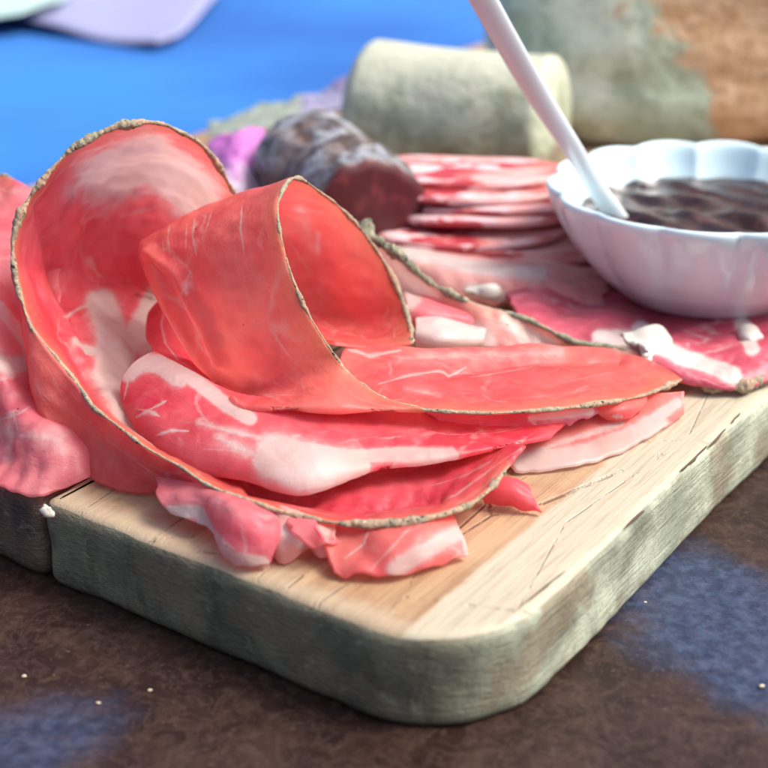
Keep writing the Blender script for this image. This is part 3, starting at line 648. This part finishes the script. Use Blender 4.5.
# --- E: flat slice with broad fat edge, lower right
slice_obj('ham_slice', 'flat ham slice with a broad pale fat edge on the wood below the tongue', [[Z(480, 405, .7), Z(550, 402, .75), Z(620, 396, .7), Z(684, 392, .55)], [Z(490, 430, .55), Z(555, 426, .5), Z(625, 412, .5), Z(684, 401, .42)], [Z(515, 472, .12), Z(580, 465, .13), Z(645, 440, .13), Z(684, 414, .14)]], MEAT['orange'], 240, 110, .14,
          [([(525, 465), (575, 460), (625, 445), (655, 428)], 11), ([(640, 430), (676, 405)], 6, .8), ([(530, 455), (560, 445), (620, 425)], 6, .55), ([(682, 393), (683, 412)], 2.4, .9)], wob=.035, seed=81, jag=.02)
slice_obj('ham_slice', 'short crimson ham fold tucked directly under the long tongue', [[Z(420, 402, 1.3), Z(500, 404, 1.1), Z(560, 402, 1.0), Z(610, 397, .85)], [Z(430, 415, 1.4), Z(500, 425, 1.1), Z(560, 418, .95), Z(605, 408, .8)], [Z(450, 428, 1.1), Z(500, 438, .8), Z(560, 426, .75), Z(598, 414, .75)]], MEAT['magenta'], 160, 60, .13,
          [([(530, 420), (590, 412)], 3.5, .7)], wob=.05, seed=84, jag=.06)
slice_obj('ham_slice', 'small bright red ham fold poking out under the tip of the long tongue', [[Z(585, 402, .9), Z(620, 398, .85), Z(650, 394, .7)], [Z(595, 412, .85), Z(620, 410, .85), Z(645, 403, .7)], [Z(608, 418, .6), Z(624, 417, .6), Z(640, 410, .6)]], MEAT['orange'], 60, 40, .12, [([(612, 415), (622, 416)], 2)], wob=.03, seed=86, jag=.03)

# --- front scraps
slice_obj('ham_scrap', 'curled pink ham scrap with ruffled white edge under the rind, nearest the board gap', [[Z(155, 476, .8), Z(200, 484, 1.1), Z(245, 497, 1.05), Z(282, 512, .8)], [Z(158, 498, .75), Z(200, 500, 1.05), Z(245, 518, 1.25), Z(280, 535, .7)], [Z(170, 514, .45), Z(205, 530, .5), Z(232, 562, .2), Z(268, 566, .12)]], MEAT['pink'], 190, 120, .08,
          [([(172, 512), (200, 512), (212, 535), (235, 560), (262, 562)], 5.5), ([(215, 500), (240, 515)], 8, .4)], wob=.05, ruffle=.15, rf=.6, jag=.035, seed=91, cat='ham scrap', group='scraps of ham on the board')
slice_obj('ham_scrap', 'small crumpled ham scrap in the gap between the two larger front scraps', [[Z(274, 508, .8), Z(305, 515, .9), Z(340, 520, .8)], [Z(272, 532, .55), Z(302, 535, .75), Z(338, 540, .6)], [Z(274, 550, .12), Z(306, 556, .14), Z(342, 562, .12)]], MEAT['pale'], 120, 80, .09,
          [([(280, 530), (300, 545)], 4, .7)], wob=.10, ruffle=.34, rf=.9, jag=.05, seed=93, cat='ham scrap', group='scraps of ham on the board')
slice_obj('ham_scrap', 'tiny torn ham shred standing up beside the crumpled scrap', [[Z(290, 518, 1.0), Z(318, 522, 1.05)], [Z(296, 532, .95), Z(324, 533, .9)], [Z(312, 546, .6), Z(338, 538, .6)]], MEAT['pink'], 60, 50, .09, [([(330, 538), (318, 545)], 3, .8)], wob=.05, ruffle=.10, jag=.10, seed=95, cat='ham scrap', group='scraps of ham on the board')
slice_obj('ham_scrap', 'broad ham scrap with torn pale right end on the wood below the rind', [[Z(318, 515, .75), Z(350, 520, .8), Z(400, 520, .85), Z(452, 512, .75)], [Z(322, 545, .55), Z(356, 545, .5), Z(400, 540, .85), Z(462, 530, .55)], [Z(334, 574, .14), Z(365, 578, .12), Z(412, 572, .14), Z(468, 556, .14)]], MEAT['orange'], 190, 100, .12,
          [([(395, 570), (420, 552), (455, 535)], 9, .75), ([(345, 560), (365, 545), (372, 525)], 1.4), ([(370, 572), (392, 548), (412, 528)], 2.0, .8), ([(462, 525), (470, 552)], 6, .9)], wob=.05, ruffle=.05, jag=.04, seed=97, cat='ham scrap', group='scraps of ham on the board')
slice_obj('ham_scrap', 'pointed dark red ham scrap sticking out right of the large rind', [[Z(475, 480, .75), Z(508, 478, .75), Z(528, 486, .55)], [Z(480, 492, .5), Z(508, 492, .6), Z(534, 497, .45)], [Z(485, 505, .14), Z(512, 506, .14), Z(541, 513, .13)]], MEAT['red'], 80, 50, .12, [([(515, 484), (538, 500)], 1.2, .7)], wob=.03, jag=.02, seed=99, ruffle=.06, cat='ham scrap', group='scraps of ham on the board')
p = Z(47, 512, .05); o = lumpy('fat_crumb', p, (.16, .10, .2), FATM, None, 4, .3, 3, 12); tag(o, 'white crumb of fat stuck at the top of the board gap', 'crumb')

# ------------------------------------------------------------------ salami stack
def sal_b(b, p):
    pos = coords(b); mp = b.n('Mapping'); mp.inputs['Scale'].default_value = (.42, 1.0, 2.4); b.l(pos, mp.inputs[0])
    n = b.noise(mp.outputs[0], 1.0, 4, .6, .5); n2 = b.noise(pos, .5, 2, .5)
    c = b.mix(b.sstep(n, .46, .53), (.40, .035, .05), (.72, .52, .54)); c = b.mix(b.math('MULTIPLY', b.sstep(n2, .45, .6), .55), c, (.72, .26, .22)); b.l(c, p.inputs['Base Color'])
SAL = simple('salami', (.6, .1, .1), .45, sal_b, Subsurface_Weight=.2, Subsurface_Scale=.004)
def disc(name, c, rx, ry, th, tilt, rot, mat, seed):
    n = 72; w = Wob(.25, 6, seed); prof = [(0, th/2), (.5, th/2), (.9, th/2), (.985, th*.35), (1, 0), (.985, -th*.35), (.9, -th/2), (.5, -th/2), (0, -th/2)]
    V = []
    for k, z in prof:
        for j in range(n):
            a = 2*math.pi*j/n; V.append((rx*max(k, .001)*math.cos(a), ry*max(k, .001)*math.sin(a), z))
    V = np.array(V); V[:, :2] *= (1+.08*w(V))[:, None]; V[:, 2] += .12*w(V*.6)
    R = np.array(Matrix.Rotation(rot, 3, 'Z')@Matrix.Rotation(tilt, 3, 'X')); V = V@R.T+np.array(c)
    f = [(r*n+j, (r+1)*n+j, (r+1)*n+(j+1) % n, r*n+(j+1) % n) for r in range(len(prof)-1) for j in range(n)]
    o = mesh_obj(name, V, f, mat); return o
names = ['bottom salami slice of the stack, beside the bowl', 'second salami slice from the bottom of the stack beside the bowl', 'third salami slice from the bottom of the stack beside the bowl', 'fourth salami slice from the bottom of the stack beside the bowl', 'fifth salami slice from the bottom of the stack beside the bowl', 'salami slice just under the topmost one of the stack', 'topmost salami slice of the stack, right below the mouldy log']
for i in range(7):
    z = .5+.40*i; fr = Z(506-4*i+20*math.sin(i*2.1), 275-14.0*i+2.5*math.sin(i*3.3), z); c = fr+np.array([0, 2.3, .15])
    o = disc('salami_slice', c, 4.1+.25*math.sin(i*1.7), 2.2+.4*math.cos(i*2.6), .36, math.radians(1+3*math.sin(i*1.3)), .1*math.sin(i), SAL, 100+i); tag(o, names[i], 'salami slice', 'stacked salami slices')

# ------------------------------------------------------------------ dark sausage piece
def dark_b(b, p):
    pos = coords(b); n = b.noise(pos, .9, 5, .6, .8); n2 = b.noise(pos, .4, 3, .5)
    c = b.mix(b.sstep(n, .4, .62), (.075, .06, .055), (.30, .32, .36)); c = b.mix(b.math('MULTIPLY', b.sstep(n2, .5, .65), .6), c, (.16, .09, .06)); b.l(c, p.inputs['Base Color']); b.l(b.bump(n, .8, .004), p.inputs['Normal'])
DARK = simple('dark_casing', (.1, .08, .07), .38, dark_b)
def cut_b(b, p):
    pos = coords(b); n = b.noise(pos, 1.2, 4, .6); c = b.mix(b.sstep(n, .5, .7), (.075, .010, .016), (.17, .03, .035)); b.l(c, p.inputs['Base Color'])
CUT = simple('cut_meat', (.15, .02, .03), .4, cut_b)
def loft(name, c0, c1, rfun, mat, n=60, m=64, seed=1, amp=.1, freq=.3, parent=None, flip=False, sq=1.0, cap=False, grooves=0):
    c0 = np.array(c0); c1 = np.array(c1); ax = c1-c0; L = np.linalg.norm(ax); ax = ax/L; A_ = np.cross([0, 0, 1], ax); A_ /= np.linalg.norm(A_); B_ = np.cross(ax, A_)
    w = Wob(freq, 10, seed); w2 = Wob(freq*3, 10, seed+1); V = []
    for i in range(n+1):
        t = i/n; r = rfun(t)
        for j in range(m):
            a = 2*math.pi*j/m; P = c0+ax*L*t+(A_*math.cos(a)+B_*math.sin(a)*sq)*r; V.append(P)
    V = np.array(V); Cn = np.repeat(c0+np.outer(np.arange(n+1)/n, ax)*L, m, 0); V = Cn+(V-Cn)*(1+amp*w(V)+amp*.4*w2(V))[:, None]
    V[:, 2] = np.maximum(V[:, 2], .05)
    idx = np.arange((n+1)*m).reshape(n+1, m); j = np.roll(idx, -1, 1); f = np.stack([idx[:-1], j[:-1], j[1:], idx[1:]], -1).reshape(-1, 4).tolist()
    f.append(idx[0][::-1].tolist()); f.append(idx[-1].tolist())
    return mesh_obj(name, V, f, mat, parent), V.reshape(n+1, m, 3)
ca = Y(290, 152, 59.0); cb = Y(374, 216, 51.2); ca[2] = 2.7; cb[2] = 2.2
sr = empty('dark_sausage', (ca[0], ca[1], .05), 'short dark wrinkled sausage piece with its maroon cut end facing the ham', 'sausage')
_, SV = loft('casing', ca, cb, lambda t: 2.35*math.sqrt(max(0.02, 1-(max(0, .28-t)/.30)**2)), DARK, 60, 72, 7, .09, .32, sr)
ring = SV[-1]; cc = ring.mean(0); axd = (cb-ca)/np.linalg.norm(cb-ca); V = []
for k, z in ((1.0, 0), (.97, .10), (.8, .16), (.4, .2), (.02, .2)): V.append(cc+(ring-cc)*k+axd*z)
V = np.array(V).reshape(-1, 3); m = 72
f = [(r*m+j, r*m+(j+1) % m, (r+1)*m+(j+1) % m, (r+1)*m+j) for r in range(4) for j in range(m)]+[[4*m+j for j in range(m)]]; mesh_obj('cut_end', V, f, CUT, sr)

# ------------------------------------------------------------------ mouldy log
def log_b(b, p):
    pos = coords(b); n = b.noise(pos, .45, 5, .6, .5); n2 = b.noise(pos, 1.6, 5, .65); g = b.n('SeparateXYZ'); b.l(pos, g.inputs[0])
    c = b.mix(b.sstep(n, .4, .62), (.30, .36, .26), (.52, .60, .46)); c = b.mix(b.math('MULTIPLY', b.sstep(n2, .5, .66), .6), c, (.26, .25, .17))
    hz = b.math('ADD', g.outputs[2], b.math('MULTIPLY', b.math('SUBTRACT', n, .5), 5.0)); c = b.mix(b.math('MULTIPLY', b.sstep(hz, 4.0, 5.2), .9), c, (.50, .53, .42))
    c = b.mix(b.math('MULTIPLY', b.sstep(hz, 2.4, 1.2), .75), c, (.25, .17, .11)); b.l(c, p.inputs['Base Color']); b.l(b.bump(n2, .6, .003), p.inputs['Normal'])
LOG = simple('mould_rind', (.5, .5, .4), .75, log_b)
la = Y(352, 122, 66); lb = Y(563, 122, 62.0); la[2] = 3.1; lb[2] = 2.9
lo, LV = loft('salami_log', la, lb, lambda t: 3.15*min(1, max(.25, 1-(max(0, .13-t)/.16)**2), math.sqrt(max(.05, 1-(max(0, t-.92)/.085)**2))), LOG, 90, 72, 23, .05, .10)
tag(lo, 'thick log with cream and grey green mould rind lying behind the salami slices', 'salami')
# ------------------------------------------------------------------ big block behind the bowl
def blk_b(b, p):
    pos = coords(b); n = b.noise(pos, .22, 5, .65, .5); n2 = b.noise(pos, 1.2, 5, .65); n3 = b.noise(pos, .7, 4, .6, .2, (.5, .5, 2.2)); g = b.n('SeparateXYZ'); b.l(pos, g.inputs[0])
    green = b.mix(b.sstep(n, .42, .6), (.50, .63, .49), (.80, .90, .76)); green = b.mix(b.math('MULTIPLY', b.sstep(n2, .5, .65), .5), green, (.30, .37, .25))
    tan = b.mix(b.sstep(n3, .4, .62), (.62, .40, .22), (.78, .56, .36)); tan = b.mix(b.math('MULTIPLY', b.sstep(n2, .52, .65), .5), tan, (.40, .20, .09))
    k = b.math('ADD', b.math('ADD', g.outputs[0], b.math('MULTIPLY', g.outputs[2], .55)), b.math('MULTIPLY', b.math('SUBTRACT', n, .5), 9))
    c = b.mix(b.sstep(k, BK-.6, BK+.6), green, tan); b.l(c, p.inputs['Base Color']); b.l(b.bump(n2, .7, .005), p.inputs['Normal'])
bc = Y(700, 130, 80.0)
def block():
    n, m = 40, 120; V = []
    w = Wob(.06, 8, 77); w2 = Wob(.3, 10, 78); cx, cy = 17.6, 76.5; rx, ry, h = 11.6, 8.5, 13.0
    for i in range(n+1):
        t = i/n; z = h*min(1, t/.85) if t < .85 else h; k = 1.0
        if t < .85: zz = t/.85; k = 1-.10*(1-min(1, zz*6))**2-.10*max(0, (zz-.85)/.15)**2
        else: k = .90*(1-(t-.85)/.15); z = h+.5*(t-.85)/.15
        for j in range(m):
            a = 2*math.pi*j/m; c_, s_ = math.cos(a), math.sin(a); e = .55; V.append((cx+rx*k*np.sign(c_)*abs(c_)**e, cy+ry*k*np.sign(s_)*abs(s_)**e, z+.1))
    V = np.array(V); Cn = np.array([cx, cy, h/2]); d = V-Cn; V = V+d/np.linalg.norm(d, axis=1)[:, None]*(.35*w(V)+.12*w2(V))[:, None]; V[:, 2] = np.maximum(V[:, 2], .05)
    idx = np.arange((n+1)*m).reshape(n+1, m); j = np.roll(idx, -1, 1); f = np.stack([idx[:-1], j[:-1], j[1:], idx[1:]], -1).reshape(-1, 4).tolist(); f.append(idx[0][::-1].tolist()); f.append(idx[-1].tolist())
    return V, f
V, f = block(); BK = Y(672, 60, 70)[0]-V[:, 0].mean()+.55*Y(690, 60, 72)[2]
BLK = simple('block_rind', (.4, .4, .3), .8, blk_b)
o = mesh_obj('cured_ham_block', V, f, BLK); tag(o, 'big block with grey green mould on the left and tan crust, behind the bowl', 'ham block')

# ------------------------------------------------------------------ leaves at the back left
def leafmat(name, c1, c2):
    def bd(b, p):
        pos = coords(b); g = b.n('SeparateXYZ'); b.l(pos, g.inputs[0]); n = b.noise(pos, .6, 3, .5); k = b.math('ADD', g.outputs[2], b.math('MULTIPLY', b.math('SUBTRACT', n, .5), 2)); b.l(b.mix(b.sstep(k, .9, 1.7), c2, c1), p.inputs['Base Color'])
    return simple(name, c1, .5, bd, Subsurface_Weight=.3, Subsurface_Scale=.003)
def leaf(rows, mat, label, seed):
    slice_obj('radicchio_leaf', label, rows, mat, 70, 60, .12, (), wob=.12, ruffle=.15, rf=.3, jag=.05, seed=seed, cat='leaf', group=None)
leaf([[Y(200, 200, 56), Y(235, 206, 55), Y(275, 204, 56)], [Y(205, 165, 57.5), Y(236, 168, 56), Y(272, 165, 58)], [Y(212, 140, 59), Y(238, 126, 58.5), Y(262, 128, 60)]], leafmat('leaf_purple', (.42, .13, .42), (.52, .46, .60)), 'purple and white leaf standing behind the large curled slice', 201)
leaf([[Y(206, 140, 66), Y(250, 132, 66), Y(300, 125, 66)], [Y(210, 130, 68), Y(252, 118, 68), Y(300, 108, 68)], [Y(208, 124, 70), Y(250, 108, 70), Y(300, 96, 70)]], leafmat('leaf_green', (.22, .28, .20), (.28, .33, .28)), 'pale green leaf lying along the far edge of the board', 203)
leaf([[Y(290, 118, 68), Y(325, 112, 68), Y(362, 108, 68)], [Y(294, 104, 70), Y(326, 98, 70), Y(362, 92, 70)], [Y(298, 94, 72), Y(328, 84, 72), Y(364, 78, 72)]], leafmat('leaf_lavender', (.30, .20, .40), (.32, .3, .45)), 'lavender pink leaf between the dark sausage and the mould covered log', 205)

# ------------------------------------------------------------------ bowl, sauce and spoon
def porc(b, p):
    pass
PORC = simple('porcelain', (.66, .87, .93), .12, None, Coat_Weight=.6, Coat_Roughness=.05)
bz = .28; BS = .955
cxy = Y(716, 180, 47.9); BX, BY = cxy[0], cxy[1]
bowl = empty('sauce_bowl', (BX, BY, bz), 'white porcelain bowl with scalloped rim holding dark sauce', 'bowl')
def bowl_mesh():
    out = [(3.0, 0), (3.3, 0.02), (3.45, .15), (3.75, .4), (4.4, 1.0), (5.05, 1.8), (5.6, 2.7), (5.95, 3.5), (6.12, 4.0), (6.14, 4.15), (6.02, 4.26), (5.85, 4.2), (5.72, 4.0), (5.45, 3.3), (5.0, 2.5), (4.4, 1.7), (3.7, 1.0), (2.8, .65), (1.5, .55), (.02, .5)]
    inner_from = 11; n = 216; V = []
    q = np.linspace(0, 1, 90); P = np.array(out); d = np.concatenate([[0], np.cumsum(np.linalg.norm(np.diff(P, axis=0), axis=1))]); C = np.stack([np.interp(q*d[-1], d, P[:, k]) for k in range(2)], 1)
    # light smoothing
    for _ in range(2): C[1:-1] = (C[:-2]+2*C[1:-1]+C[2:])/4
    for r, z in C:
        for j in range(n):
            a = 2*math.pi*j/n; k = min(1, max(0, z/4.0))
            sc = abs(math.cos(a*7+.6))            # 14 lobes with crisp valleys
            lob = (sc**.75-.6)*.06*k**.8*min(1, max(0, (r-2.5)/2))
            rr = r*(1+lob); zz = z+(sc**.9-.6)*.08*k**4
            V.append((BX+BS*rr*math.cos(a), BY+BS*rr*math.sin(a), bz+BS*zz))
    m = len(C); f = [(i*n+j, i*n+(j+1) % n, (i+1)*n+(j+1) % n, (i+1)*n+j) for i in range(m-1) for j in range(n)]
    f.append([(m-1)*n+j for j in range(n)]); f.append([j for j in range(n)][::-1]); return V, f
V, f = bowl_mesh(); mesh_obj('bowl_body', V, f, PORC, bowl)
def sauce_b(b, p):
    pos = coords(b); n = b.noise(pos, 1.1, 5, .65, .5); n2 = b.noise(pos, 3.0, 4, .6)
    c = b.mix(b.sstep(n, .45, .65), (.022, .008, .006), (.065, .022, .014)); b.l(c, p.inputs['Base Color']); b.l(b.bump(n2, .25, .002), p.inputs['Normal'])
SAU = simple('brown_sauce', (.06, .03, .02), .12, sauce_b, Specular_IOR_Level=.5)
n, m = 40, 120; V = []; w = Wob(.35, 12, 31); w2 = Wob(.6, 12, 32); r0 = 4.83
for i in range(n+1):
    for j in range(m):
        a = 2*math.pi*j/m; r = r0*max(i/n, .001); P = np.array([BX+r*math.cos(a), BY+r*math.sin(a), 0]); V.append((P[0], P[1], bz+2.85+(.12*float(w(P))+.10*float(w2(P)))*(1-.5*(i/n)**4)-(0.3*max(0, i/n-.9)*10 if i == n else 0)))
f = [(i*m+j, (i+1)*m+j, (i+1)*m+(j+1) % m, i*m+(j+1) % m) for i in range(n) for j in range(m)]
V2 = [(x, y, bz+1.2+(0*z)) for x, y, z in V[-m:]]; V2 = [((x-BX)*.78+BX, (y-BY)*.78+BY, z) for x, y, z in V2]; b0 = len(V); V += V2
f += [(n*m+j, b0+j, b0+(j+1) % m, n*m+(j+1) % m) for j in range(m)]; f.append([b0+j for j in range(m)][::-1])
so = mesh_obj('sauce', V, f, SAU); tag(so, 'glossy dark brown lumpy sauce filling the white scalloped bowl', 'sauce')
# spoon
SPN = simple('spoon_plastic', (.80, .90, .95), .2, None, Transmission_Weight=.12)
sp = [Y(450, -60, 43.6), Y(472, -20, 44.1), Y(497, 25, 44.7), Y(524, 72, 45.4), Y(552, 118, 46.2), Y(576, 155, 46.8), Y(593, 184, 47.4)]
end = np.array([sp[-1][0]+1.1, sp[-1][1]+.4, 2.9]); sp.append(end); sp = np.array(sp)
q = np.linspace(0, 1, 120); t = np.concatenate([[0], np.cumsum(np.linalg.norm(np.diff(sp, axis=0), axis=1))]); t /= t[-1]; C = spline(t, sp, q)
Tn = np.gradient(C, axis=0); Tn /= np.linalg.norm(Tn, axis=1)[:, None]; sd = np.cross(Tn, np.array([0, 1., .3])); sd /= np.linalg.norm(sd, axis=1)[:, None]; nn = np.cross(sd, Tn)
wd = np.interp(q, [0, .15, .5, .8, 1], [.44, .42, .38, .32, .36]); m = 20; V = []
for i in range(120):
    for j in range(m):
        a = 2*math.pi*j/m; x = math.cos(a); y = math.sin(a); ridge = .10*(1-abs(x))**.5
        V.append(C[i]+sd[i]*wd[i]*x+nn[i]*(.09*y+(.06*abs(x)**2)))
f = [(i*m+j, i*m+(j+1) % m, (i+1)*m+(j+1) % m, (i+1)*m+j) for i in range(119) for j in range(m)]; f.append([j for j in range(m)][::-1]); f.append([119*m+j for j in range(m)])
se = empty('spoon', C[-1], 'translucent white plastic spoon standing in the sauce and leaning left', 'spoon'); mesh_obj('handle', V, f, SPN, se)
# spoon head, half sunk
hc = end+np.array([.9, .5, -.25]); lumpy('spoon_head', hc, (1.5, 1.0, .16), SPN, se, 5, .0, .5, 20, .4)

# ------------------------------------------------------------------ crumbs on the table
crm = simple('crumb', (.55, .45, .33), .7); blu = simple('blue_fleck', (.05, .45, .62), .5)
labs = [((24, 676), .06, 'pale crumb on the table below the left plank'), ((98, 703), .055, 'tiny crumb on the table front left, next to another crumb'), ((762, 686), .07, 'light fleck on the table at the right edge'), ((633, 557), .05, 'small crumb on the table close to the right side of the board'), ((150, 690), .05, 'crumb on the table in front of the long side of the board')]
for i, ((u, v), r, lb_) in enumerate(labs):
    p = Z(u, v, -T+r*.6); o = lumpy('crumb', p, (r, r*.8, r*.6), crm, None, 60+i, .25, 6, 8); tag(o, lb_, 'crumb', 'crumbs on the table')
# ------------------------------------------------------------------ light, sky
w = bpy.data.worlds.new('World'); scene.world = w; w.use_nodes = True; nt = w.node_tree; bg = nt.nodes['Background']
sky = nt.nodes.new('ShaderNodeTexSky'); sky.sky_type = 'NISHITA'; sky.sun_disc = False
EL, AZ = math.radians(52), math.radians(92)     # azimuth measured from +Y (view direction) towards +X
sky.sun_elevation = EL; sky.sun_rotation = AZ
nt.links.new(sky.outputs[0], bg.inputs[0]); bg.inputs[1].default_value = .15; sky.dust_density = 6; sky.air_density = .8; sky.ozone_density = .5
ld = bpy.data.lights.new('Sun', 'SUN'); ld.energy = 2.0; ld.angle = math.radians(24); ld.color = (1, .95, .88)
lo_ = bpy.data.objects.new('Sun', ld); col.objects.link(lo_)
dv = Vector((math.sin(AZ)*math.cos(EL), math.cos(AZ)*math.cos(EL), math.sin(EL))); lo_.rotation_euler = dv.to_track_quat('Z', 'Y').to_euler(); lo_.location = (0, 0, 3)

# ------------------------------------------------------------------ camera
cd = bpy.data.cameras.new('Camera'); cam = bpy.data.objects.new('Camera', cd); col.objects.link(cam); scene.camera = cam
cd.sensor_width = 36; cd.lens = F/768*36; cd.clip_start = .01; cd.clip_end = 50
fwd = Vector((0, math.cos(PITCH), -math.sin(PITCH))); up = Vector((0, math.sin(PITCH), math.cos(PITCH))); rt = fwd.cross(up)
r2 = rt*math.cos(ROLL)+up*-math.sin(ROLL)*-1*0 + Vector((0, 0, 0))
# image right/up axes rotated by the roll
xr = rt*math.cos(ROLL)+up*math.sin(ROLL); yu = -rt*math.sin(ROLL)+up*math.cos(ROLL)
M = Matrix((xr, yu, -fwd)).transposed().to_4x4(); M.translation = Vector((0, 0, H*S)); cam.matrix_world = M
cd.dof.use_dof = True; cd.dof.focus_distance = .388; cd.dof.aperture_fstop = 10.5
vs = scene.view_settings; vs.view_transform = 'Standard'; vs.look = 'None'; vs.gamma = 1; vs.exposure = .7
scene.render.resolution_x = scene.render.resolution_y = 1024
scene.render.engine = 'CYCLES'; cy_ = scene.cycles; cy_.max_bounces = 8; cy_.diffuse_bounces = 5; cy_.glossy_bounces = 3; cy_.transmission_bounces = 6; cy_.caustics_reflective = False; cy_.caustics_refractive = False
# check of the roll convention
pt = Z(700, 100, 0)*S
from bpy_extras.object_utils import world_to_camera_view
bpy.context.view_layer.update(); c_ = world_to_camera_view(scene, cam, Vector(pt)); print('ROLLCHECK', c_.x*768, (1-c_.y)*768)
